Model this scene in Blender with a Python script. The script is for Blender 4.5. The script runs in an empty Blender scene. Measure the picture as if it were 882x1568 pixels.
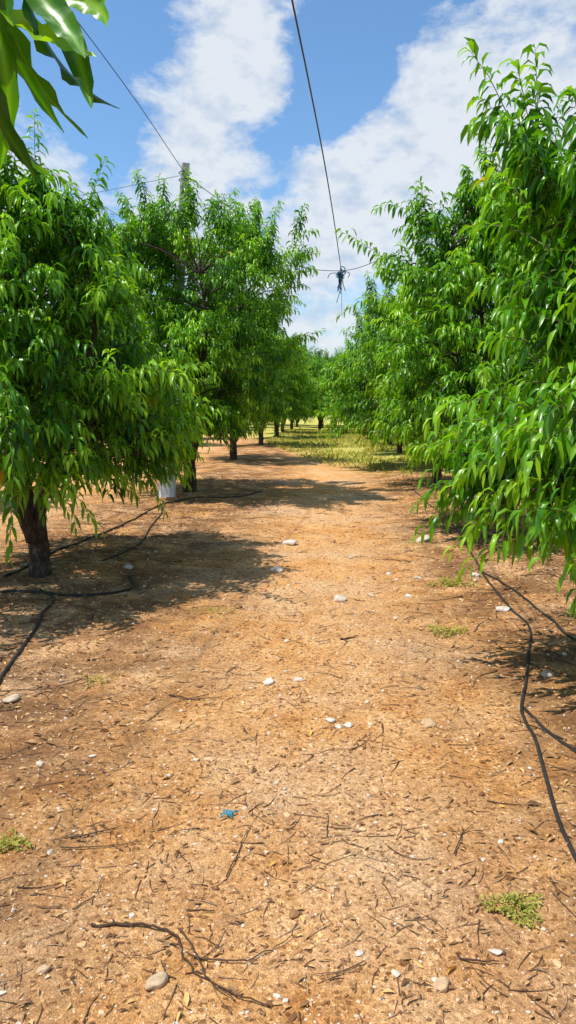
import bpy, bmesh, math, random
import numpy as np
from mathutils import noise, Vector
sc=bpy.context.scene
sc.view_settings.view_transform='Standard'
try: sc.view_settings.look='None'
except Exception: pass
sc.view_settings.exposure=0
SUN_EL=math.radians(65)
sdx,sdy=-0.91,-0.38   # horizontal direction towards the sun

# ------------------------------------------------------------ helpers
def link(ob,parent=None):
    sc.collection.objects.link(ob)
    if parent: ob.parent=parent
    return ob

def mesh_from(name,verts,polys_flat,starts,mats,midx=None,smooth=True,attrs=None):
    me=bpy.data.meshes.new(name)
    V=np.asarray(verts,dtype=np.float32)
    me.vertices.add(len(V)); me.vertices.foreach_set('co',V.ravel())
    L=np.asarray(polys_flat,dtype=np.int32); S=np.asarray(starts,dtype=np.int32)
    me.loops.add(len(L)); me.loops.foreach_set('vertex_index',L)
    me.polygons.add(len(S)); me.polygons.foreach_set('loop_start',S)
    if midx is not None: me.polygons.foreach_set('material_index',np.asarray(midx,dtype=np.int32))
    me.polygons.foreach_set('use_smooth',np.full(len(S),smooth,dtype=bool))
    for m in mats: me.materials.append(m)
    if attrs:
        for k,a in attrs.items():
            at=me.attributes.new(k,'FLOAT','POINT'); at.data.foreach_set('value',np.asarray(a,dtype=np.float32))
    me.update(calc_edges=True)
    me.validate()
    return me

class MB:
    """collects triangles / quads with a per-vertex float"""
    def __init__(s): s.v=[];s.f3=[];s.m3=[];s.f4=[];s.m4=[];s.a=[];s.n=0
    def add(s,v,tris=None,quads=None,m=0,a=0.0):
        v=np.asarray(v,dtype=np.float64).reshape(-1,3)
        if tris is not None and len(tris):
            t=np.asarray(tris,dtype=np.int64).reshape(-1,3)+s.n; s.f3.append(t); s.m3.append(np.full(len(t),m))
        if quads is not None and len(quads):
            q=np.asarray(quads,dtype=np.int64).reshape(-1,4)+s.n; s.f4.append(q); s.m4.append(np.full(len(q),m))
        s.v.append(v); s.a.append(np.broadcast_to(np.asarray(a,dtype=np.float64),(len(v),)).copy()); s.n+=len(v)
    def mesh(s,name,mats,smooth=True):
        V=np.concatenate(s.v); A=np.concatenate(s.a)
        parts=[];starts=[];mi=[];off=0
        if s.f3:
            f=np.concatenate(s.f3); parts.append(f.ravel()); starts.append(np.arange(len(f))*3); off=len(f)*3; mi.append(np.concatenate(s.m3))
        if s.f4:
            f=np.concatenate(s.f4); parts.append(f.ravel()); starts.append(off+np.arange(len(f))*4); mi.append(np.concatenate(s.m4))
        return mesh_from(name,V,np.concatenate(parts),np.concatenate(starts),mats,np.concatenate(mi),smooth,{'var':A})

def nrm(v): return v/np.maximum(np.linalg.norm(v,axis=-1,keepdims=True),1e-9)

def tube(mb,P,R,sides=6,m=0,a=0.0,cap=True):
    P=np.asarray(P,dtype=float); R=np.broadcast_to(np.asarray(R,dtype=float),(len(P),))
    T=nrm(np.gradient(P,axis=0))
    ref=np.array([0.0,0,1]) if abs(T[0][2])<0.9 else np.array([1.0,0,0])
    u=nrm(np.cross(ref,T[0])); rings=[]
    for i in range(len(P)):
        u=nrm(u-T[i]*np.dot(u,T[i])); w=np.cross(T[i],u)
        an=np.arange(sides)*2*math.pi/sides
        rings.append(P[i]+R[i]*(np.cos(an)[:,None]*u+np.sin(an)[:,None]*w))
    V=np.concatenate(rings); q=[]
    for i in range(len(P)-1):
        for j in range(sides):
            k=(j+1)%sides; q.append((i*sides+j,i*sides+k,(i+1)*sides+k,(i+1)*sides+j))
    t=[]
    if cap:
        n=len(V); V=np.concatenate([V,[P[0],P[-1]]])
        for j in range(sides):
            k=(j+1)%sides; t.append((n,k,j)); t.append((n+1,(len(P)-1)*sides+j,(len(P)-1)*sides+k))
    mb.add(V,t,q,m,a)

def spline(pts,n=8):
    """catmull-rom through points"""
    p=[np.array(q,dtype=float) for q in pts]; p=[2*p[0]-p[1]]+p+[2*p[-1]-p[-2]]
    out=[]
    for i in range(1,len(p)-2):
        for k in range(n):
            t=k/n
            out.append(0.5*((2*p[i])+(-p[i-1]+p[i+1])*t+(2*p[i-1]-5*p[i]+4*p[i+1]-p[i+2])*t*t+(-p[i-1]+3*p[i]-3*p[i+1]+p[i+2])*t**3))
    out.append(p[-2]); return np.array(out)

# ------------------------------------------------------------ node helpers
def newmat(name):
    m=bpy.data.materials.new(name); m.use_nodes=True
    nt=m.node_tree; b=nt.nodes['Principled BSDF']; return m,nt,b
def N(nt,t,**kw):
    n=nt.nodes.new(t)
    for k,v in kw.items(): setattr(n,k,v)
    return n
def ramp(nt,fac,stops,interp='LINEAR'):
    r=nt.nodes.new('ShaderNodeValToRGB'); r.color_ramp.interpolation=interp
    e=r.color_ramp.elements
    while len(e)<len(stops): e.new(0.5)
    for el,(p,c) in zip(e,stops):
        el.position=p; el.color=(*c,1) if len(c)==3 else c
    nt.links.new(fac,r.inputs[0]); return r.outputs[0]
def mix(nt,fac,a,b,mode='MIX'):
    n=nt.nodes.new('ShaderNodeMix'); n.data_type='RGBA'; n.blend_type=mode
    for s,v in ((0,fac),(6,a),(7,b)):
        if hasattr(v,'is_linked'): nt.links.new(v,n.inputs[s])
        elif s==0: n.inputs[0].default_value=v
        else: n.inputs[s].default_value=(*v,1)
    return n.outputs[2]
def mth(nt,op,a,b=0.0,c=None,clamp=False):
    n=nt.nodes.new('ShaderNodeMath'); n.operation=op; n.use_clamp=clamp
    for i,v in enumerate((a,b) if c is None else (a,b,c)):
        if hasattr(v,'is_linked'): nt.links.new(v,n.inputs[i])
        else: n.inputs[i].default_value=v
    return n.outputs[0]
def noi(nt,co,scale,detail=4,rough=0.6,out=0,dist=0.0):
    n=nt.nodes.new('ShaderNodeTexNoise'); n.inputs['Scale'].default_value=scale
    n.inputs['Detail'].default_value=detail; n.inputs['Roughness'].default_value=rough; n.inputs['Distortion'].default_value=dist
    nt.links.new(co,n.inputs['Vector']); return n.outputs[out]
def bump(nt,b,h,strength,dist):
    n=nt.nodes.new('ShaderNodeBump'); n.inputs['Strength'].default_value=strength; n.inputs['Distance'].default_value=dist
    nt.links.new(h,n.inputs['Height']); nt.links.new(n.outputs[0],b.inputs['Normal'])

# ------------------------------------------------------------ materials
def leaf_material(name,stops,trans,rough=0.31,tf=0.33):
    m,nt,b=newmat(name)
    at=N(nt,'ShaderNodeAttribute',attribute_name='var')
    col=ramp(nt,at.outputs['Fac'],stops)
    nt.links.new(col,b.inputs['Base Color']); b.inputs['Roughness'].default_value=rough
    b.inputs['Specular IOR Level'].default_value=0.42
    tr=nt.nodes.new('ShaderNodeBsdfTranslucent')
    nt.links.new(mix(nt,1.0,col,trans,'MULTIPLY'),tr.inputs[0])
    ms=nt.nodes.new('ShaderNodeMixShader'); ms.inputs[0].default_value=tf
    nt.links.new(b.outputs[0],ms.inputs[1]); nt.links.new(tr.outputs[0],ms.inputs[2])
    nt.links.new(ms.outputs[0],nt.nodes['Material Output'].inputs[0])
    return m
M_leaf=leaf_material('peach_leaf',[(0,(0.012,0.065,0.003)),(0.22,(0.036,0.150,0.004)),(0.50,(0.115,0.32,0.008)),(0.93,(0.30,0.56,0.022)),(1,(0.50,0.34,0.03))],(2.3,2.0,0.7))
M_weed=leaf_material('weed_leaf',[(0,(0.24,0.28,0.04)),(0.5,(0.44,0.42,0.07)),(1,(0.60,0.50,0.16))],(1.2,1.2,0.8),0.7)

M_bark,nt,b=newmat('peach_bark')
tc=nt.nodes.new('ShaderNodeTexCoord').outputs['Object']
mp=N(nt,'ShaderNodeMapping'); mp.inputs['Scale'].default_value=(1,1,0.35); nt.links.new(tc,mp.inputs[0])
n1=noi(nt,mp.outputs[0],24,6,0.75); n2=noi(nt,tc,5,3)
c=mix(nt,n2,ramp(nt,n1,[(0.36,(0.015,0.010,0.008)),(0.52,(0.08,0.055,0.04)),(0.64,(0.34,0.28,0.23))]),(0.06,0.042,0.032))
nt.links.new(c,b.inputs['Base Color']); b.inputs['Roughness'].default_value=0.9; bump(nt,b,n1,1.0,0.05)

M_twiggreen,nt,b=newmat('green_shoot'); b.inputs['Base Color'].default_value=(0.11,0.12,0.03,1); b.inputs['Roughness'].default_value=0.6

# ground
M_ground,nt,b=newmat('sandy_soil')
geo=nt.nodes.new('ShaderNodeNewGeometry').outputs['Position']
sx=nt.nodes.new('ShaderNodeSeparateXYZ'); nt.links.new(geo,sx.inputs[0]); X,Y=sx.outputs[0],sx.outputs[1]
big=noi(nt,geo,0.6,5,0.65); med=noi(nt,geo,3.2,6,0.72,dist=0.4); fine=noi(nt,geo,42,5,0.85); grit=noi(nt,geo,150,2,0.8)
soil=ramp(nt,med,[(0.28,(0.55,0.235,0.070)),(0.45,(0.77,0.40,0.145)),(0.58,(0.87,0.50,0.215)),(0.75,(0.90,0.61,0.32))])
soil=mix(nt,ramp(nt,big,[(0.44,(0,0,0)),(0.66,(0.6,)*3)]),soil,(0.80,0.60,0.40))
soil=mix(nt,1.0,soil,ramp(nt,fine,[(0.28,(0.30,0.23,0.19)),(0.42,(0.88,0.84,0.80)),(0.58,(1.12,1.11,1.1)),(0.74,(1.36,1.36,1.36))]),'MULTIPLY')
vor=N(nt,'ShaderNodeTexVoronoi'); vor.inputs['Scale'].default_value=75; nt.links.new(geo,vor.inputs['Vector'])
vc=nt.nodes.new('ShaderNodeSeparateColor'); nt.links.new(vor.outputs['Color'],vc.inputs[0])
soil=mix(nt,1.0,soil,ramp(nt,vc.outputs[0],[(0,(0.36,0.30,0.26)),(0.15,(0.94,0.92,0.90)),(0.8,(1.05,1.05,1.05)),(1,(1.45,1.45,1.48))]),'MULTIPLY')
soil=mix(nt,1.0,soil,ramp(nt,grit,[(0.3,(0.64,0.59,0.55)),(0.7,(1.33,1.33,1.33))]),'MULTIPLY')
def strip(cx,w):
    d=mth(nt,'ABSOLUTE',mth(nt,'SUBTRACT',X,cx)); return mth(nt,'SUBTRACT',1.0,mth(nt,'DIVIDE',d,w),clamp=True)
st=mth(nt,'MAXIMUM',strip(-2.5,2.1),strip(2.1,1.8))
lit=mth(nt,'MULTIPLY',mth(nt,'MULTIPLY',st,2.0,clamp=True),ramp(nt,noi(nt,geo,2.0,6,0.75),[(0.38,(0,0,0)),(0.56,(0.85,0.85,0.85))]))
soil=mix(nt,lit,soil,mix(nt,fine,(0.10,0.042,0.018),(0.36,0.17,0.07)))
g=mth(nt,'MULTIPLY',mth(nt,'SUBTRACT',Y,16.5),0.2,clamp=True)
g=mth(nt,'MULTIPLY',g,mth(nt,'MULTIPLY',mth(nt,'ADD',X,mth(nt,'SUBTRACT',mth(nt,'MULTIPLY',Y,0.25),4.6)),0.6,clamp=True))
g=mth(nt,'MULTIPLY',g,ramp(nt,noi(nt,geo,0.9,5,0.7),[(0.32,(0,0,0)),(0.46,(0.9,0.9,0.9))]))
soil=mix(nt,g,soil,mix(nt,fine,(0.32,0.33,0.05),(0.70,0.66,0.15)))
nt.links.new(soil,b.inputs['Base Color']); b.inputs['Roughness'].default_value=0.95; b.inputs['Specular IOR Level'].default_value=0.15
h=mth(nt,'ADD',mth(nt,'MULTIPLY',fine,1.0),mth(nt,'ADD',mth(nt,'MULTIPLY',grit,0.4),mth(nt,'MULTIPLY',med,1.5)))
bump(nt,b,h,1.0,0.020)

def simple(name,stops,rough=0.8,nscale=None,bs=0.5,bd=0.01,spec=0.3):
    m,nt,b=newmat(name); at=N(nt,'ShaderNodeAttribute',attribute_name='var')
    c=ramp(nt,at.outputs['Fac'],stops)
    if nscale:
        tc=nt.nodes.new('ShaderNodeTexCoord').outputs['Object']; n=noi(nt,tc,nscale,5,0.7)
        c=mix(nt,1.0,c,ramp(nt,n,[(0.3,(0.6,0.57,0.54)),(0.6,(1.05,)*3)]),'MULTIPLY'); bump(nt,b,n,bs,bd)
    nt.links.new(c,b.inputs['Base Color']); b.inputs['Roughness'].default_value=rough; b.inputs['Specular IOR Level'].default_value=spec
    return m
M_peb=simple('pebble_stone',[(0,(0.18,0.08,0.035)),(0.3,(0.50,0.26,0.10)),(0.65,(0.72,0.48,0.26)),(0.92,(0.60,0.53,0.43)),(1,(0.70,0.64,0.54))],0.85)
M_rock=simple('pale_limestone',[(0,(0.60,0.38,0.17)),(0.5,(0.62,0.48,0.34)),(1,(0.74,0.68,0.60))],0.85,30,0.6,0.01)
M_dry=simple('dry_leaf',[(0,(0.12,0.055,0.025)),(0.4,(0.30,0.15,0.06)),(0.75,(0.50,0.30,0.13)),(0.95,(0.66,0.42,0.16)),(1,(0.70,0.40,0.04))],0.75)
M_stick=simple('dead_twig',[(0,(0.06,0.034,0.02)),(0.6,(0.17,0.10,0.06)),(1,(0.42,0.30,0.19))],0.85)
M_hose=simple('black_polyethylene',[(0,(0.012,0.012,0.014)),(1,(0.06,0.057,0.053))],0.5,12,0.2,0.002)
M_wire=simple('dark_wire',[(0,(0.03,0.03,0.035)),(1,(0.10,0.10,0.11))],0.5)
M_rope=simple('blue_rope',[(0,(0.015,0.03,0.07)),(0.5,(0.03,0.11,0.22)),(1,(0.02,0.34,0.46))],0.7)
M_conc=simple('weathered_concrete',[(0,(0.20,0.19,0.18)),(1,(0.68,0.70,0.72))],0.9,9,0.6,0.01)
M_hill,nt,b=newmat('wooded_hillside')
geo=nt.nodes.new('ShaderNodeNewGeometry').outputs['Position']
c=ramp(nt,noi(nt,geo,0.06,6,0.7),[(0.35,(0.05,0.09,0.035)),(0.55,(0.10,0.14,0.05)),(0.75,(0.26,0.24,0.13))])
nt.links.new(c,b.inputs['Base Color']); b.inputs['Roughness'].default_value=1

# ------------------------------------------------------------ terrain
def hgt(x,y):
    v=Vector((x*0.5,y*0.5,1.3)); a=noise.noise(v)*0.035
    a+=noise.noise(Vector((x*2.3,y*2.3,4.1)))*0.016
    if abs(x)<6 and -2<y<16: a+=noise.noise(Vector((x*8,y*8,9.1)))*0.009
    a+=0.05*math.exp(-((x+2.7)/0.8)**2)+0.05*math.exp(-((x-2.2)/0.8)**2)
    return a
def axis(lo,hi,step,far,grow=1.18):
    c=list(np.arange(lo,hi+1e-6,step)); s=step
    while c[-1]<far: s*=grow; c.append(c[-1]+s)
    s=step
    while c[0]>-far: s*=grow; c.insert(0,c[0]-s)
    return c
xs=axis(-4.2,4.2,0.045,900); ys=axis(1.2,10.5,0.045,900,1.1)
V=np.array([(x,y,hgt(x,y)) for y in ys for x in xs]); nx=len(xs)
ii,jj=np.meshgrid(np.arange(len(ys)-1),np.arange(nx-1),indexing='ij'); k=(ii*nx+jj).ravel()
mb=MB(); mb.add(V,None,np.stack([k,k+1,k+nx+1,k+nx],1))
link(bpy.data.objects.new('ground',mb.mesh('ground',[M_ground])))

mb=MB(); nxh,nyh=90,14; hv=[]
for j in range(nyh):
    for i in range(nxh):
        x=-700+1400*i/(nxh-1); y=330+j*28; t=j/(nyh-1)
        e=math.sin(min(t*1.5,1)*math.pi/2)
        z=-2+e*(33+9*math.sin(x*0.006+0.6)+8*noise.noise(Vector((x*0.02,y*0.02,0)))+3*noise.noise(Vector((x*0.12,y*0.12,0))))
        hv.append((x,y,z))
ii,jj=np.meshgrid(np.arange(nyh-1),np.arange(nxh-1),indexing='ij'); k=(ii*nxh+jj).ravel()
mb.add(hv,None,np.stack([k,k+1,k+nxh+1,k+nxh],1)); link(bpy.data.objects.new('hill',mb.mesh('hill',[M_hill])))

# ------------------------------------------------------------ leaves
def add_leaves(mb,B,D,U,L,W,var,m,droop=0.5,rng=None):
    n=len(B); Z=np.array([0,0,1.0])
    dr=(droop*(0.6+0.8*rng.random(n)))[:,None]
    d0=nrm(D); d1=nrm(d0-Z*dr); d2=nrm(d1-Z*dr*1.1)
    p0=B; p1=B+d0*(L*0.3)[:,None]; p2=p1+d1*(L*0.35)[:,None]; p3=p2+d2*(L*0.35)[:,None]
    w=nrm(np.cross(d1,U)); up=np.cross(w,d1)
    fold=(0.25+0.5*rng.random(n))[:,None]
    ww=W[:,None]
    l1=p1+w*ww+up*ww*fold; r1=p1-w*ww+up*ww*fold
    l2=p2+w*ww*0.8+up*ww*fold*0.8; r2=p2-w*ww*0.8+up*ww*fold*0.8
    V=np.stack([p0,p1,p2,p3,l1,r1,l2,r2],1).reshape(-1,3)
    T=np.array([(0,4,1),(0,1,5),(6,3,2),(2,3,7)]); Q=np.array([(1,4,6,2),(1,2,7,5)])
    o=(np.arange(n)*8)[:,None,None]
    mb.add(V,(T+o).reshape(-1,3),(Q+o).reshape(-1,4),m,np.repeat(var,8))

def leafy_shoots(mb,B,D,Ln,rng,leafL=0.168,spacing=0.027,sag=0.38,tone=None):
    n=len(B); cnt=np.maximum(6,(Ln/spacing).astype(int)); idx=np.repeat(np.arange(n),cnt)
    s=np.concatenate([ (np.arange(c)+0.5)/c for c in cnt ])
    Z=np.array([0,0,1.0]); D=nrm(D)
    sg=sag*(0.4+rng.random(n)*1.2)
    P=B[idx]+D[idx]*(s*Ln[idx])[:,None]-Z*(sg[idx]*Ln[idx]*s**2.2)[:,None]
    T=nrm(D[idx]-Z*(sg[idx]*2.2*s**1.2)[:,None])
    ref=nrm(np.cross(T,np.array([0.3,0.2,1.0])+0*T)); bi=np.cross(T,ref)
    ang=np.arange(len(s))*2.4+rng.random(len(s))*0.7
    rad=ref*np.cos(ang)[:,None]+bi*np.sin(ang)[:,None]
    tipness=(s**3)[:,None]
    Dl=T*(0.40+0.7*tipness)+rad*(1.0-0.4*tipness)+rng.normal(0,0.15,(len(s),3)); Dl[:,2]-=0.25
    L=leafL*(0.65+0.5*rng.random(len(s)))*(1-0.35*s**4)
    W=L*(0.096+0.028*rng.random(len(s)))
    U=nrm(Z+rng.normal(0,0.35,(len(s),3)))
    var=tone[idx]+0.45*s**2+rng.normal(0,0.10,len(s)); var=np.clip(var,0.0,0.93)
    var[rng.random(len(s))<0.0012]=1.0
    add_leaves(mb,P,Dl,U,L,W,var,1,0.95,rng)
    ss=np.array([0,0.35,0.7,1.0]); an=np.arange(3)*2.094
    r=0.0035
    PP=B[:,None,:]+D[:,None,:]*(ss[None,:]*Ln[:,None])[...,None]-Z*((sg*Ln)[:,None]*ss[None,:]**2.2)[...,None]
    rf=nrm(np.cross(D,np.array([0.31,0.2,1.0])+0*D)); bb=np.cross(D,rf)
    ring=(rf[:,None,:]*np.cos(an)[None,:,None]+bb[:,None,:]*np.sin(an)[None,:,None])*r
    VV=(PP[:,:,None,:]+ring[:,None,:,:]*np.array([1.3,1,0.8,0.4])[None,:,None,None]).reshape(-1,3)
    q=[]
    for i in range(3):
        for j in range(3): k=(j+1)%3; q.append((i*3+j,i*3+k,(i+1)*3+k,(i+1)*3+j))
    q=np.array(q)[None]+(np.arange(n)*12)[:,None,None]
    mb.add(VV,None,q.reshape(-1,4),2,0.5)

P_STD=[0.72,0.95,1.0,0.95,0.80,0.58,0.30]
P_VASE=[0.62,0.80,0.92,1.0,0.98,0.88,0.60]
P_CONE=[0.80,1.0,0.98,0.80,0.60,0.42,0.22]
def make_tree(name,seed,H,R,zl=0.8,th=0.6,nclump=175,per=8,ry=1.0,off=(0,0),topn=24,tr=0.09,lean=(0,0),extra=None,fork=4,lobe=1.1,pr=P_STD,side=22,spread=0.12,toplen=0.6,a0=None):
    rng=np.random.default_rng(seed); mb=MB()
    prof=lambda t: np.interp(t,[0,0.12,0.35,0.6,0.8,0.92,1.0],pr)
    base=np.array([0,0,-0.12]); top=np.array([lean[0],lean[1],th])
    P=spline([base,(base+top)/2+rng.normal(0,0.03,3),top],8); s=np.linspace(0,1,len(P))
    tube(mb,P,tr*(1.0+0.40*np.exp(-s*8)-0.10*s)*(1+rng.normal(0,.06,len(P))),12,0)
    aa=rng.random()*6.28
    if a0 is None: a0=aa
    nodes=[]
    for k in range(fork):
        a=a0+k*2*math.pi/fork+rng.normal(0,0.2)
        o=np.array([math.cos(a),math.sin(a)*ry,0])
        tipz=th+(H-th)*(0.62+0.12*rng.random()); rr=R*(0.50+0.15*rng.random())
        pts=[top-np.array([0,0,0.16])+o*0.03, top+o*R*spread+np.array([0,0,0.30*(H-th)/3.5]), top+o*rr*0.55+np.array([off[0]*.4,off[1]*.4,0.38*(tipz-th)]),
             top+o*rr*0.85+np.array([off[0]*.7,off[1]*.7,0.7*(tipz-th)]),np.array([off[0],off[1],tipz])+o*rr]
        pts=[pts[0]]+[q+rng.normal(0,0.04,3) for q in pts[1:]]
        Q=spline(pts,5); s=np.linspace(0,1,len(Q)); tube(mb,Q,tr*(0.68*(1-s)**0.8+0.05)*(1+rng.normal(0,.05,len(Q))),8,0)
        for q,t in zip(Q[3:],s[3:]): nodes.append((q,t))
    NP=np.array([q for q,_ in nodes])
    C=[]; zlo=zl; mind=0.140*R
    while len(C)<nclump:
        t=rng.random()**0.9; a=rng.random()*6.283; u=rng.random()**0.45
        lob=1+lobe*(0.14*math.sin(2*a+seed)+0.11*math.sin(3*a+1.7*seed+t*5))
        r=R*prof(t)*lob*u
        c=np.array([off[0]*(0.3+0.7*t)+r*math.cos(a),off[1]+r*ry*math.sin(a),zlo+t*(H-0.45-zlo)])
        if noise.noise(Vector(c*1.5)+Vector((seed,0,0)))<-0.24 and rng.random()<0.85: continue
        if C and min(np.linalg.norm(c-q) for q in C)<mind and rng.random()<0.93: continue
        C.append(c)
    if extra is not None: C+= [np.array(e,dtype=float) for e in extra]
    C=np.array(C)
    SB=[];SD=[];SL=[];tone=[]
    axis=np.array([off[0]*0.6,off[1]*0.8,0])
    outer=[]
    for c in C:
        dd=np.linalg.norm(NP-c,axis=1)+np.maximum(0,NP[:,2]-c[2]+0.15)*1.5
        q=NP[np.argmin(dd)]; mid=(q+c)/2+np.array([0,0,0.08])+rng.normal(0,0.04,3)
        Q=spline([q,mid,c],3); tube(mb,Q,np.linspace(0.014,0.005,len(Q)),4,0,cap=False)
        out=c-axis; out[2]=0; ro=np.linalg.norm(out); out=out/max(ro,1e-3)
        t=(c[2]-zlo)/(H-zlo); ct=rng.random()*0.40+0.0
        if ro>0.65*R*prof(min(max(t,0),1)): outer.append((c,out,ct))
        for j in range(per):
            d=out*(0.75-0.55*t)*(0.4+ro/R)+np.array([0,0,0.25+0.75*t])+rng.normal(0,0.45,3)
            L=0.30+0.34*rng.random()
            d=d/np.linalg.norm(d)
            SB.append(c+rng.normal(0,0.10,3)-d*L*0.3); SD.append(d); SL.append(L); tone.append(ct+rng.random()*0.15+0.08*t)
    for k in range(topn):
        hi=C[rng.choice(np.argsort(-C[:,2])[:max(14,nclump//3)])]
        o=hi-axis; o[2]=0; o=o/max(np.linalg.norm(o),0.3)
        b0=hi+rng.normal(0,0.08,3); dd=nrm(np.array([0,0,1.0])+o*0.2+rng.normal(0,0.09,3)); LL=toplen+0.6*rng.random()**2
        for q in range(3):
            SB.append(b0+rng.normal(0,0.025,3)); SD.append(dd+rng.normal(0,0.03,3)); SL.append(LL*(0.7+.15*q)); tone.append(0.10+rng.random()*0.2)
    for k in range(side):
        c,o,ct=outer[rng.integers(len(outer))]
        SB.append(c+o*0.1); SD.append(o+np.array([0,0,0.35+0.6*rng.random()])+rng.normal(0,.15,3)); SL.append(0.6+0.35*rng.random()); tone.append(ct+0.2)
    SB=np.array(SB);SD=np.array(SD);SL=np.array(SL);tone=np.array(tone)
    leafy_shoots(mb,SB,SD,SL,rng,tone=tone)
    return mb.mesh(name,[M_bark,M_leaf,M_twiggreen])

def place(me,x,y,rot=0,s=1.0,sz=None):
    o=bpy.data.objects.new('peach_tree',me); o.location=(x,y,hgt(x,y)); o.rotation_euler=(0,0,rot); o.scale=(s,s,sz or s); return link(o)

L1=make_tree('peach_tree_a',11,3.80,1.45,zl=1.08,th=0.50,nclump=185,ry=1.25,off=(-0.25,0.35),topn=28,tr=0.098,pr=P_CONE,side=16,lean=(-0.02,0),fork=3,spread=0.13,a0=0.15,toplen=0.65,
   extra=[(0.55,0.9,0.98),(0.95,0.6,1.1),(0.7,1.6,0.95),(1.1,0.3,1.35),(0.4,0.4,1.0),(.2,-.7,1.05),(-.2,-.9,1.1),(.5,-.5,1.05),(-.15,-.1,3.55),(-.25,0,3.65)])
L2=make_tree('peach_tree_b',23,5.05,1.95,zl=1.15,th=0.7,nclump=225,topn=38,tr=0.12,pr=P_VASE,toplen=0.7,
   extra=[(1.85,0,4.0),(1.75,0.1,3.8),(1.95,-.1,4.3),(1.75,0,3.5),(-.3,-.6,3.0),(-.1,-.7,3.4),(-.25,-.5,3.8),(-.3,-.4,4.2),(-.1,-.3,4.5),(-.7,-.4,3.6),(-.9,-.3,4.0),(-1.2,-.2,3.5),(-1.1,-.5,3.1),(-.6,-.1,4.4),(-.2,-.9,2.6),(-.4,-.9,2.2),(-.2,-1,1.8),(-.5,-.2,4.0),(0,-.5,4.1),
          (-.3,-1.3,1.3),(-.15,-1.3,1.6),(-.4,-1.3,1.9),(-.1,-1.25,2.1),(-.45,-1.25,2.4),(-.2,-1.2,2.8),(-.6,-1.2,1.5),(.1,-1.2,1.3),(-.35,-.8,3.2),(-.15,-.75,3.7),(-.05,-.65,4.35),(-.35,-.6,4.5),(-.2,-.6,4.6),(-.5,-.5,4.2),(-.15,-.7,4.0)])
R1=make_tree('peach_tree_c',37,3.05,1.20,zl=1.02,th=0.6,nclump=190,ry=1.2,off=(0.0,0.05),topn=38,tr=0.095,side=8,toplen=0.5,lobe=0.4,
   extra=[(-1.15,0.3,1.15),(-1.2,0.2,1.25),(-1.1,-0.1,1.1),(-0.9,-0.5,1.05),(-1.15,0.4,1.35),(-1.05,0.1,2.45),(-1.0,0.1,2.2),(-.95,0,2.6),(-1.0,.2,2.7),(-.8,-.8,1.08),(-.5,-1.1,1.1),(-.2,-1.2,1.15),(.1,-1.2,1.3)])
R2=make_tree('peach_tree_d',41,4.5,1.70,zl=0.95,th=0.6,nclump=185,topn=40,tr=0.10,toplen=0.7)
G1=make_tree('peach_tree_e',59,4.4,1.8,zl=1.05,th=0.65,nclump=170,per=7,topn=34,tr=0.10,pr=P_VASE,toplen=0.65)
place(L1,-2.68,6.5); place(L2,-2.60,13.25); place(R1,2.15,4.05); place(R2,2.2,9.3)
place(G1,2.12,14.8,1.0,0.93); place(L1,2.2,19.6,2.2,1.15); place(R2,2.2,24.4,1.2,0.95); place(L2,2.25,29.5,3.0,0.85); place(G1,2.3,34.5,4,0.95)
place(G1,-2.86,21.3,2.5,1.08); place(R2,-2.84,29.0,4.0,1.05); place(L2,-2.7,35.8,1.7,0.95)
place(R2,0.75,42,0.4,0.95); place(G1,-2.8,42,1.3,1.0)
rr=random.Random(5); meshes=[L1,L2,R2,G1]
for x in (-2.8,2.4,-0.6,4.6):
    for y in (48,54): place(rr.choice(meshes),x+rr.uniform(-.3,.3),y+rr.uniform(-.6,.6),rr.uniform(0,6),rr.uniform(.95,1.1))
for x in (-7.6,-12.4,-17.3,7.0,11.8,16.6):
    y=rr.uniform(5,8)
    while y<58:
        if not (abs(x)<8 and y<7.5 and x>0): place(rr.choice(meshes),x+rr.uniform(-.2,.2),y,rr.uniform(0,6),rr.uniform(.9,1.08))
        y+=rr.uniform(5.2,6.6)
for i in range(16): place(rr.choice(meshes),-24+i*3.4+rr.uniform(-.6,.6),61+rr.uniform(-2,2),rr.uniform(0,6),rr.uniform(.95,1.15))

# tree beside the photographer: one long branch of it hangs into the view
NT=make_tree('peach_tree_near',71,3.6,1.3,zl=1.0,th=0.6,nclump=60,per=6,topn=8)
nt_o=place(NT,-2.7,-0.55)
mb=MB(); rng=np.random.default_rng(3)
oz=nt_o.location.z
def loc(p): return np.array(p,dtype=float)-np.array([-2.7,-0.55,oz])
br=spline([loc(q) for q in [(-2.5,-0.5,1.1),(-1.6,0.1,1.9),(-0.9,0.62,2.18),(-0.50,0.82,2.13),(-0.33,0.88,2.07)]],6)
tube(mb,br,np.linspace(0.018,0.003,len(br)),6,0)
big_leaves=[((-0.385,.85,2.09),(0.10,0.02,-1.0),.20),((-0.36,.86,2.07),(-0.15,-.05,-1.0),.20),((-0.41,.84,2.09),(0.1,0.1,-1.0),.25),((-0.36,.87,2.08),(0.62,0.05,-.60),.19),
 ((-0.32,.88,2.055),(0.7,0,-.1),.12),((-0.34,.87,2.05),(0.25,0,-1),.17),((-0.38,.86,2.03),(0.3,0.1,-.85),.17),((-0.41,.83,2.04),(.15,0,-1),.21),((-0.33,.88,2.07),(0.6,.1,.2),.12),((-0.37,.86,2.03),(0.5,0.1,-0.35),.13),((-0.32,.88,2.06),(0.4,0.1,-0.9),.18),((-0.395,.86,1.99),(0.1,0.0,-1),.16)]
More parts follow.
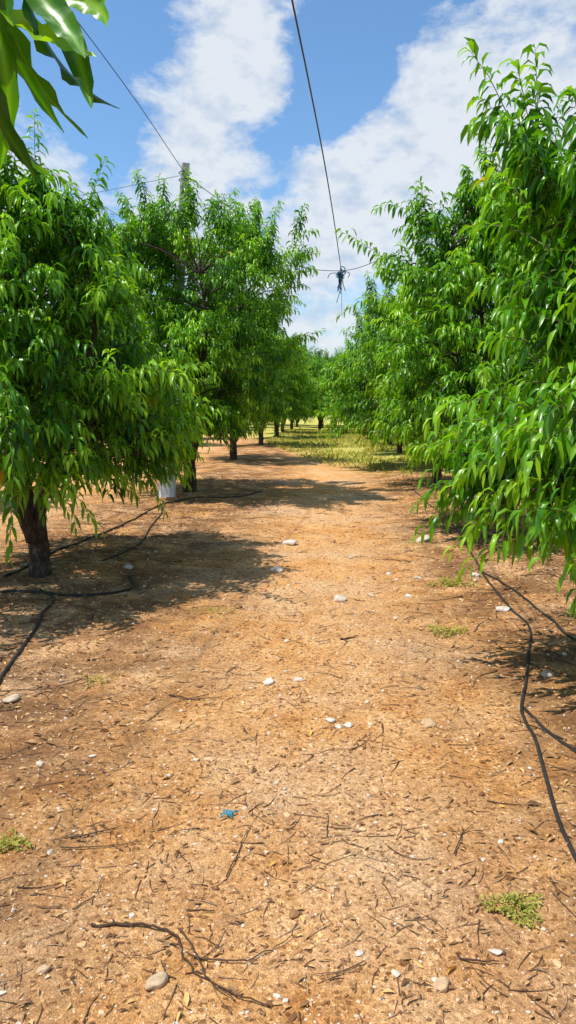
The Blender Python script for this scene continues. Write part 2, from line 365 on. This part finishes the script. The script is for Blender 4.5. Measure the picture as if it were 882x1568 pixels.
def big_leaf(mb,base,d,L,W,var,twist):
    n=18; p=np.array(base,dtype=float); d=nrm(np.array(d,dtype=float)); side=nrm(np.cross(d,[math.sin(twist),math.cos(twist),0.15])); V=[]
    for i in range(n+1):
        s=i/n; w=W*(math.sin(math.pi*min(1,s**0.75*1.0))**0.8)*(1-0.35*s)+0.0006
        up=np.cross(side,d); wav=0.30*math.sin(s*24+twist*3)*W*math.sin(math.pi*s)
        V+= [p+side*w+up*(0.45*w+wav), p+side*w*0.5+up*(0.17*w), p.copy(), p-side*w*0.5+up*(0.17*w), p-side*w+up*(0.45*w-wav)]
        p=p+d*L/n; d=nrm(d+np.array([0.05*math.sin(twist),0,-0.05])+up*0.12*math.sin(twist*2.3))
        side=nrm(side-d*np.dot(side,d))
    q=[(i*5+j,i*5+j+1,i*5+j+6,i*5+j+5) for i in range(n) for j in range(4)]
    va=np.tile([var,var,min(.93,var+.28),var,var],n+1)
    mb.add(V,None,q,1,va)
for k,(p,d,L) in enumerate(big_leaves): big_leaf(mb,loc(p),d,L,0.016+0.003*(k%2),[.1,.3,.15,.3,.5,.1,.3,.08,.5,.93,.2,.3][k],k*0.9+0.3)
nb=bpy.data.objects.new('overhanging_branch',mb.mesh('overhanging_branch',[M_bark,M_leaf])); link(nb,nt_o)

# ------------------------------------------------------------ ground litter
rng=np.random.default_rng(8)
bm=bmesh.new(); bmesh.ops.create_icosphere(bm,subdivisions=1,radius=1); bm.verts.ensure_lookup_table()
IV=np.array([v.co[:] for v in bm.verts]); IT=np.array([[v.index for v in f.verts] for f in bm.faces]); bm.free()
bm=bmesh.new(); bmesh.ops.create_icosphere(bm,subdivisions=3,radius=1); bm.verts.ensure_lookup_table()
RV=np.array([v.co[:] for v in bm.verts]); RT=np.array([[v.index for v in f.verts] for f in bm.faces]); bm.free()
def scatter_xy(n,near=1.4,far=12.0,p=1.0):
    y=near*(far/near)**(rng.random(n)**p); x=(rng.random(n)*2-1)*(0.52*y+0.35)
    return x,y
n=30000; x,y=scatter_xy(n,1.4,13,0.95)
sz=0.0025*np.exp(rng.normal(0,0.52,n))*(0.8+0.16*y); sz=np.minimum(sz,0.018)
z=np.array([hgt(a,b_) for a,b_ in zip(x,y)])
sc3=np.stack([sz*(0.8+0.7*rng.random(n)),sz*(0.7+0.5*rng.random(n)),sz*(0.4+0.4*rng.random(n))],1)
an=rng.random(n)*6.28; ca,sa=np.cos(an),np.sin(an)
V=IV[None]*sc3[:,None,:]*(1+0.22*rng.normal(0,1,(n,len(IV),1)))
V=np.stack([V[...,0]*ca[:,None]-V[...,1]*sa[:,None],V[...,0]*sa[:,None]+V[...,1]*ca[:,None],V[...,2]],-1)
V+=np.stack([x,y,z+sz*0.15],1)[:,None,:]
mb=MB(); mb.add(V.reshape(-1,3),(IT[None]+(np.arange(n)*len(IV))[:,None,None]).reshape(-1,3),None,0,np.repeat(rng.random(n)**1.3,len(IV)))
link(bpy.data.objects.new('gravel',mb.mesh('gravel',[M_peb],smooth=False)))

rocks=[(-0.49,8.39,.13),(0.07,6.01,.11),(0.34,6.2,.06),(-0.36,4.12,.055),(-0.19,4.18,.05),(-1.73,3.72,.07),(0.5,3.59,.055),(0.04,3.54,.03),(0.09,3.56,.04),(-0.49,1.85,.05),(0.32,1.89,.045),(0.5,2.03,.026),(0.09,1.99,.02),(-0.81,1.86,.03),(1.28,4.29,.06),(1.34,5.69,.08),(1.1,8.78,.15),(0.81,6.83,.06),(0.65,6.17,.05),(-0.53,7.03,.12),(0.0,3.62,.045),(-0.23,1.95,.02),(-2.0,7.0,.08),(0.2,7.6,.05),(0.55,7.0,.05),(1.35,6.9,.08),(-0.1,2.6,.012),(0.3,2.5,.014),(-.7,3.0,.02),(-1.1,2.8,.02)]
for k,(a,b_,s) in enumerate(rocks):
    mb=MB(); r2=np.random.default_rng(100+k); off=r2.random(3)*50
    D=np.array([1+0.28*noise.noise(Vector(v*1.3+off))+0.12*noise.noise(Vector(v*3.5+off)) for v in RV])
    P=RV*D[:,None]
    for _ in range(7):
        nn=nrm(r2.normal(0,1,3)); dd=P@nn; P-=np.maximum(0,dd-0.62)[:,None]*nn*0.97
    P*=np.array([0.62,0.45,0.30])*s*1.3
    an=r2.random()*3.1; P=np.stack([P[:,0]*math.cos(an)-P[:,1]*math.sin(an),P[:,0]*math.sin(an)+P[:,1]*math.cos(an),P[:,2]],1)
    mb.add(P,RT,None,0,[.9,.3,.2,.8][k%4] if s<.06 and b_<4 else [.9,.7,.55][k%3]); o=bpy.data.objects.new('stone',mb.mesh('stone',[M_rock],smooth=True)); o.location=(a,b_,hgt(a,b_)+s*0.09); link(o)

def dry(x,y,name,Lm=0.045,var=None):
    n=len(x)
    mb=MB(); z=np.array([hgt(a,b_) for a,b_ in zip(x,y)])
    B=np.stack([x,y,z+0.004+0.005*rng.random(n)],1); an=rng.random(n)*6.28
    D=np.stack([np.cos(an),np.sin(an),rng.random(n)*0.4-0.05],1); L=Lm*(0.3+1.0*rng.random(n)); W=L*(0.10+0.08*rng.random(n))
    U=nrm(np.array([0,0,1.0])+rng.normal(0,0.35,(n,3)))
    add_leaves(mb,B,D,U,L,W,rng.random(n)*.96 if var is None else var+(1-var)*rng.random(n),0,0.3,rng)
    link(bpy.data.objects.new(name,mb.mesh(name,[M_dry])))
x1,y1=scatter_xy(4600,1.4,14); dry(x1,y1,'dry_leaf_litter',0.028)
n2=14000; x2=np.where(rng.random(n2)<.5,-2.4+rng.normal(0,.85,n2),1.95+rng.normal(0,.6,n2)); y2=rng.random(n2)*15+2.3
dry(x2,y2,'dry_leaf_litter',0.05)
x3,y3=scatter_xy(80,1.6,9); x4=-1.6+rng.normal(0,.7,60); y4=6+rng.random(60)*3
dry(np.concatenate([x3,x4]),np.concatenate([y3,y4]),'yellow_fallen_leaves',0.045,0.9)

mb=MB()
def twig(pts,r,var,n=5,lift=0.006):
    P=np.array([(a,b_,hgt(a,b_)+lift) for a,b_ in pts]); Q=spline(P,n); Q[:,:]+=rng.normal(0,r*0.6,Q.shape)
    tube(mb,Q,np.linspace(r,r*0.4,len(Q)),5,0,var)
x,y=scatter_xy(1900,1.4,12)
for a,b_ in zip(x,y):
    L=0.012+0.05*rng.random()**2+0.004*b_; an=rng.random()*6.28; k=rng.normal(0,0.3)
    twig([(a,b_),(a+L*math.cos(an),b_+L*math.sin(an)),(a+L*math.cos(an)+L*math.cos(an+k),b_+L*math.sin(an)+L*math.sin(an+k))],0.0011+0.0009*rng.random()+0.0002*b_,rng.random(),2,0.003)
for k in range(500):
    b_=rng.random()*9+3; a=(-2.6 if rng.random()<.5 else 1.9)+rng.normal(0,.6); L=0.05+0.15*rng.random(); an=rng.random()*6.28; kk=rng.normal(0,0.4)
    twig([(a,b_),(a+L*math.cos(an),b_+L*math.sin(an)),(a+L*math.cos(an)+L*math.cos(an+kk),b_+L*math.sin(an)+L*math.sin(an+kk))],0.0025+0.002*rng.random(),rng.random()*.7,3,0.006)
for k in range(30):
    a,b_=rng.uniform(-1.3,1.3),rng.uniform(1.9,6); L=0.04+0.08*rng.random(); an=rng.random()*6.28; kk=rng.normal(0,0.5)
    twig([(a,b_),(a+L*math.cos(an),b_+L*math.sin(an)),(a+L*math.cos(an)+L*math.cos(an+kk),b_+L*math.sin(an)+L*math.sin(an+kk))],0.0025,rng.random()*.6,4,0.006)
twig([(-.74,2.05),(-.6,2.07),(-.48,2.04),(-.40,1.92),(-.27,1.83),(-.16,1.79)],.005,.1,6,.009)
twig([(-.40,1.95),(-.30,1.94),(-.235,1.95),(-.17,2.0),(-.106,2.06)],.0032,.3,5,.01)
twig([(-.46,2.05),(-.40,1.98),(-.34,1.86),(-.25,1.80)],.0035,.2,5,.012)
twig([(-.355,2.33),(-.33,2.45),(-.317,2.58),(-.27,2.73)],.0028,.15,5,.008)
twig([(-.97,2.51),(-.88,2.54),(-.80,2.6)],.004,.3,5,.008); twig([(-.98,2.45),(-.85,2.47),(-.7,2.52)],.003,.3,5,.008)
twig([(0.06,4.9),(0.12,4.95),(0.2,5.02)],.008,.1,4,.01); twig([(.45,2.5),(.5,2.62),(.55,2.68)],.003,.2,4,.01); twig([(.38,2.0),(.43,1.98),(.5,1.99)],.004,.1,4,.01)
twig([(-.9,3.9),(-.75,3.85),(-.6,3.9)],.005,.2,4,.008); twig([(0.1,3.3),(0.16,3.36),(0.2,3.45)],.0035,.2,4,.008)
link(bpy.data.objects.new('fallen_twigs',mb.mesh('fallen_twigs',[M_stick])))

def weed(cx,cy,r,n,h):
    mb=MB(); a=rng.random(n)*6.28; q=r*np.sqrt(rng.random(n))*(0.7+0.3*np.sin(a*3+cx*9)); x=cx+q*np.cos(a); y=cy+q*np.sin(a)*0.8
    z=np.array([hgt(i,j) for i,j in zip(x,y)]); B=np.stack([x,y,z+rng.random(n)*h*0.5],1)
    D=np.stack([np.cos(a)*.6,np.sin(a)*.6,0.4+0*a],1)+rng.normal(0,.5,(n,3)); L=h*(0.25+.4*rng.random(n))
    add_leaves(mb,B,D,nrm(np.array([0,0,1.0])+rng.normal(0,.3,(n,3))),L,L*0.2,rng.random(n),0,0.4,rng)
    link(bpy.data.objects.new('weed_clump',mb.mesh('weed_clump',[M_weed])))
weed(.605,2.23,.12,600,.035); weed(-1.17,2.45,.08,200,.04); weed(.81,5.13,.16,260,.06); weed(-1.36,4.08,.15,120,.04); weed(1.09,6.6,.25,250,.07); weed(-.9,5.6,.3,180,.04)
n=26000; y=17.5+29*rng.random(n)**0.8; x=-2.9+rng.random(n)*8.7
keep=np.array([(noise.noise(Vector((a*0.8,b_*0.5,3)))>-0.2) and (a+0.25*b_-4.6>0.2) for a,b_ in zip(x,y)]); x=x[keep];y=y[keep];n=len(x)
mb=MB(); z=np.array([hgt(i,j) for i,j in zip(x,y)]); B=np.stack([x,y,z],1); D=rng.normal(0,.5,(n,3)); D[:,2]=1
L=.06+.10*rng.random(n); add_leaves(mb,B,D,nrm(rng.normal(0,1,(n,3))),L,L*0.13,rng.random(n),0,0.3,rng)
link(bpy.data.objects.new('grass',mb.mesh('grass',[M_weed])))

# ------------------------------------------------------------ irrigation hoses
def hose(pts,r=0.011):
    mb=MB(); P=np.array([(a,b_,hgt(a,b_)+r*0.9) for a,b_ in pts]); Q=spline(P,10)
    for q in Q: q[2]=hgt(q[0],q[1])+r*0.8+max(0,noise.noise(Vector((q[0]*2,q[1]*2,7))))*0.02
    tube(mb,Q,r,8,0,.5); link(bpy.data.objects.new('irrigation_hose',mb.mesh('irrigation_hose',[M_hose])))
hose([(1.5,14),(1.6,10),(1.5,8),(1.42,6.6),(1.40,5.75),(1.42,5.22),(1.25,4.6),(1.13,4.18),(1.0,3.75),(.98,3.4),(.93,3.05),(.89,2.71),(.87,2.41),(.8,1.6),(.7,.4)],.009)
hose([(1.44,7.2),(1.55,6.39),(1.61,5.47),(1.66,4.83),(2.0,3.9),(2.1,2)],.009)
hose([(1.02,3.8),(1.05,3.6),(1.14,3.24),(1.3,2.7),(1.6,2.0)],.008)
hose([(-5.5,6.1),(-3.6,5.75),(-2.70,5.85),(-2.18,5.9),(-1.9,6.0),(-1.75,6.28),(-1.9,6.7)],.011)
hose([(-2.45,5.95),(-2.25,5.72),(-2.18,5.3),(-2.11,5.06),(-1.95,4.18),(-1.8,3.2),(-1.9,1)],.011)
hose([(-2.97,6.4),(-2.97,7.8),(-2.83,8.8),(-2.75,10),(-2.71,11.3),(-2.3,12.4),(-1.58,12.8),(-1.3,13.6)],.012)
hose([(-2.3,7.2),(-2.2,8.2),(-2.35,9.3),(-2.5,10.6),(-2.7,11.4)],.010)

# ------------------------------------------------------------ concrete pole + wires
mb=MB()
def taper_box(x0,y0,x1,y1,z0,z1,w0,w1,bev=0.18,rot=0.35,seg=16):
    V=[];q=[]
    for i in range(seg+1):
        t=i/seg; w=w0+(w1-w0)*t; cx=x0+(x1-x0)*t; cy=y0+(y1-y0)*t; z=z0+(z1-z0)*t
        for (sx_,sy_) in [(1,1-bev),(1-bev,1),(-1+bev,1),(-1,1-bev),(-1,-1+bev),(-1+bev,-1),(1-bev,-1),(1,-1+bev)]:
            px,py=sx_*w/2,sy_*w/2; V.append((cx+px*math.cos(rot)-py*math.sin(rot)+rng.normal(0,.002),cy+px*math.sin(rot)+py*math.cos(rot),z))
    for i in range(seg):
        for j in range(8): k=(j+1)%8; q.append((i*8+j,i*8+k,i*8+8+k,i*8+8+j))
    q.append([seg*8+j for j in (0,1,2,3)]); q.append([seg*8+j for j in (0,3,4,7)]); q.append([seg*8+j for j in (4,5,6,7)])
    va=np.repeat(np.interp(np.linspace(0,1,seg+1),[0,.25,.4,1],[1,.9,.35,.2]),8)
    mb.add(V,None,q,0,va)
taper_box(-2.86,12.45,-2.62,13.6,-0.2,5.80,.28,.13)
for zz in (5.52,5.64):
    a=np.linspace(0,2*math.pi,13); cx,cy=-2.63,13.57
    tube(mb,np.stack([cx+.11*np.cos(a),cy+.11*np.sin(a),zz+0*a],1),.008,5,1,.4)
link(bpy.data.objects.new('concrete_pole',mb.mesh('concrete_pole',[M_conc,M_wire],smooth=False)))
def cable(pts,r,name='overhead_wire',n=8):
    mb=MB(); Q=spline(pts,n); tube(mb,Q,r,5,0,rng.random()); link(bpy.data.objects.new(name,mb.mesh(name,[M_wire])))
cable([(-.9,-6,4.7),(-.6,0,4.32),(-.28,5.1,4.14),(-.22,6.05,4.11),(-.12,7.9,4.09),(-.02,10.2,4.08),(.13,14,4.03)],.007)
cable([(-2.62,13.6,5.62),(-2.45,14,5.55),(-1.565,14,4.89),(-.86,14,4.2),(.13,14,4.03),(.93,14,4.26),(1.93,14,4.72),(2.78,14,5.55),(4.26,14,6.83),(5.8,14,7.9)],.006)
cable([(-4.2,-4,6.5),(-3.07,9,6.09),(-2.63,13.57,5.64)],.006)
cable([(-7.6,14,7.6),(-5.1,14,5.79),(-3.7,14,4.89),(-2.8,14,4.4)],.006)
cable([(-7.6,13,4.9),(-5,13.3,5.15),(-2.66,13.55,5.60)],.004)
mb=MB()
for k in range(8):
    a=np.linspace(0,2*math.pi*(1+rng.random()),26); c=np.array([.13,14,3.98])+rng.normal(0,.03,3); ax=rng.normal(0,1,3); ax/=np.linalg.norm(ax)
    u=nrm(np.cross(ax,[0.1,.3,1])); w=np.cross(ax,u); R_=.03+.04*rng.random()
    tube(mb,c+R_*(np.cos(a)[:,None]*u+np.sin(a*1.07)[:,None]*w)+ax*(a*.006)[:,None],.009,5,0,rng.random()*.9)
for k in range(12):
    L=[.75,.5,.35,.3,.28,.22,.3,.2,.25,.3,.2,.25][k]; p=np.array([.13+rng.normal(0,.04),14+rng.normal(0,.04),3.97])
    tube(mb,spline([p,p+[rng.normal(0,.03),0,-L*.5],p+[rng.normal(0,.05),0,-L]],6),.007 if k else .004,5,0,rng.random()*.9)
tube(mb,spline([(.05,14,3.99),(-.07,14.0,3.98),(-.12,14,3.90)],5),.007,5,0,.3); tube(mb,spline([(.2,14,4.02),(.28,14.0,3.98),(.25,14,3.90)],5),.007,5,0,.3)
link(bpy.data.objects.new('knotted_rope',mb.mesh('knotted_rope',[M_rope])))
mb=MB()
for k in range(11):
    a=rng.random()*6.28; L=.03+.03*rng.random(); x0,y0=-.39,2.69; z0=hgt(x0,y0)+.008
    tube(mb,spline([(x0+rng.normal(0,.01),y0+rng.normal(0,.008),z0),(x0+L*.5*math.cos(a),y0+L*.5*math.sin(a)*.6,z0+.012),(x0+L*math.cos(a),y0+L*math.sin(a)*.6,z0+.002)],5),.0022,4,0,.85+.15*rng.random())
link(bpy.data.objects.new('blue_twine',mb.mesh('blue_twine',[M_rope])))

# ------------------------------------------------------------ sky, sun
w=bpy.data.worlds.new("World"); sc.world=w; w.use_nodes=True
w.cycles.sampling_method='MANUAL'; w.cycles.sample_map_resolution=256
nt=w.node_tree; bg=nt.nodes['Background']; bg.inputs[1].default_value=0.115
s=nt.nodes.new('ShaderNodeTexSky'); s.sky_type='NISHITA'; s.sun_disc=False
s.sun_elevation=SUN_EL; s.sun_rotation=math.atan2(sdx,sdy); s.ozone_density=3.0; s.dust_density=0.3; s.air_density=1.2
tcn=nt.nodes.new('ShaderNodeTexCoord').outputs['Generated']
def blob(u,v,r):   # soft bump around a world direction
    b_=(784-v)/1132; a=(u-441)/1132; p=math.radians(8.2); th=math.radians(3.45)
    f=math.cos(p)+b_*math.sin(p); z=-math.sin(p)+b_*math.cos(p)
    d=Vector((a*math.cos(th)-f*math.sin(th),f*math.cos(th)+a*math.sin(th),z)).normalized()
    n=nt.nodes.new('ShaderNodeVectorMath'); n.operation='DISTANCE'; nt.links.new(tcn,n.inputs[0]); n.inputs[1].default_value=[round(c,3) for c in d]
    return mth(nt,'SUBTRACT',1.0,mth(nt,'DIVIDE',n.outputs['Value'],r/1132),clamp=True)
mp=N(nt,'ShaderNodeMapping'); mp.inputs['Scale'].default_value=(1,1,1.7); nt.links.new(tcn,mp.inputs[0])
n1=noi(nt,mp.outputs[0],8.5,6,0.6,dist=0.2); n2=noi(nt,mp.outputs[0],26,4,0.6)
den=mth(nt,'ADD',mth(nt,'MULTIPLY',n1,1.3),mth(nt,'MULTIPLY',n2,0.24))
for (u,v,r,k) in [(370,30,150,.26),(350,130,130,.24),(290,225,120,.22),(650,115,140,.26),(810,150,180,.26),(600,290,220,.28),(470,350,150,.18),(760,280,190,.20),(130,330,200,.16),(860,50,110,.14),(205,110,40,.12),(510,85,40,.12),
                  (150,110,200,-.24),(540,60,120,-.30),(430,235,100,-.28),(700,20,120,-.26),(640,385,80,-.26),(520,160,110,-.28)]:
    den=mth(nt,'ADD',den,mth(nt,'MULTIPLY',blob(u,v,r),k))
sp=nt.nodes.new('ShaderNodeSeparateXYZ'); nt.links.new(tcn,sp.inputs[0])
haze=mth(nt,'SUBTRACT',1.0,mth(nt,'DIVIDE',sp.outputs[2],0.38),clamp=True)
den=mth(nt,'ADD',den,mth(nt,'MULTIPLY',haze,0.20))
cm=ramp(nt,den,[(0.77,(0,0,0)),(0.84,(0.40,)*3),(0.93,(0.80,)*3),(1.0,(0.93,)*3)])
ccol=ramp(nt,mth(nt,'ADD',n2,mth(nt,'MULTIPLY',den,0.25)),[(0.54,(4.8,5.7,7.0)),(0.82,(7.0,7.4,7.9))])
skyc=mix(nt,1.0,s.outputs[0],(1.05,1.32,1.5),'MULTIPLY')
nt.links.new(mix(nt,cm,skyc,ccol),bg.inputs[0])

sun=bpy.data.lights.new('sun','SUN'); sun.energy=5.0; sun.angle=math.radians(0.53); sun.color=(1,0.955,0.87)
so=bpy.data.objects.new('sun',sun); link(so)
hl=math.hypot(sdx,sdy); c=math.cos(SUN_EL)
dirn=Vector((sdx/hl*c,sdy/hl*c,math.sin(SUN_EL))); so.rotation_euler=dirn.to_track_quat('Z','Y').to_euler(); so.location=(-3,-3,12)

cam=bpy.data.cameras.new('camera'); co=bpy.data.objects.new('camera',cam); link(co)
cam.sensor_fit='VERTICAL'; cam.sensor_height=36; cam.lens=26; cam.clip_start=0.05; cam.clip_end=3000
co.location=(0,0,1.6); co.rotation_euler=(math.pi/2-math.radians(8.2),0,math.radians(3.45)); sc.camera=co
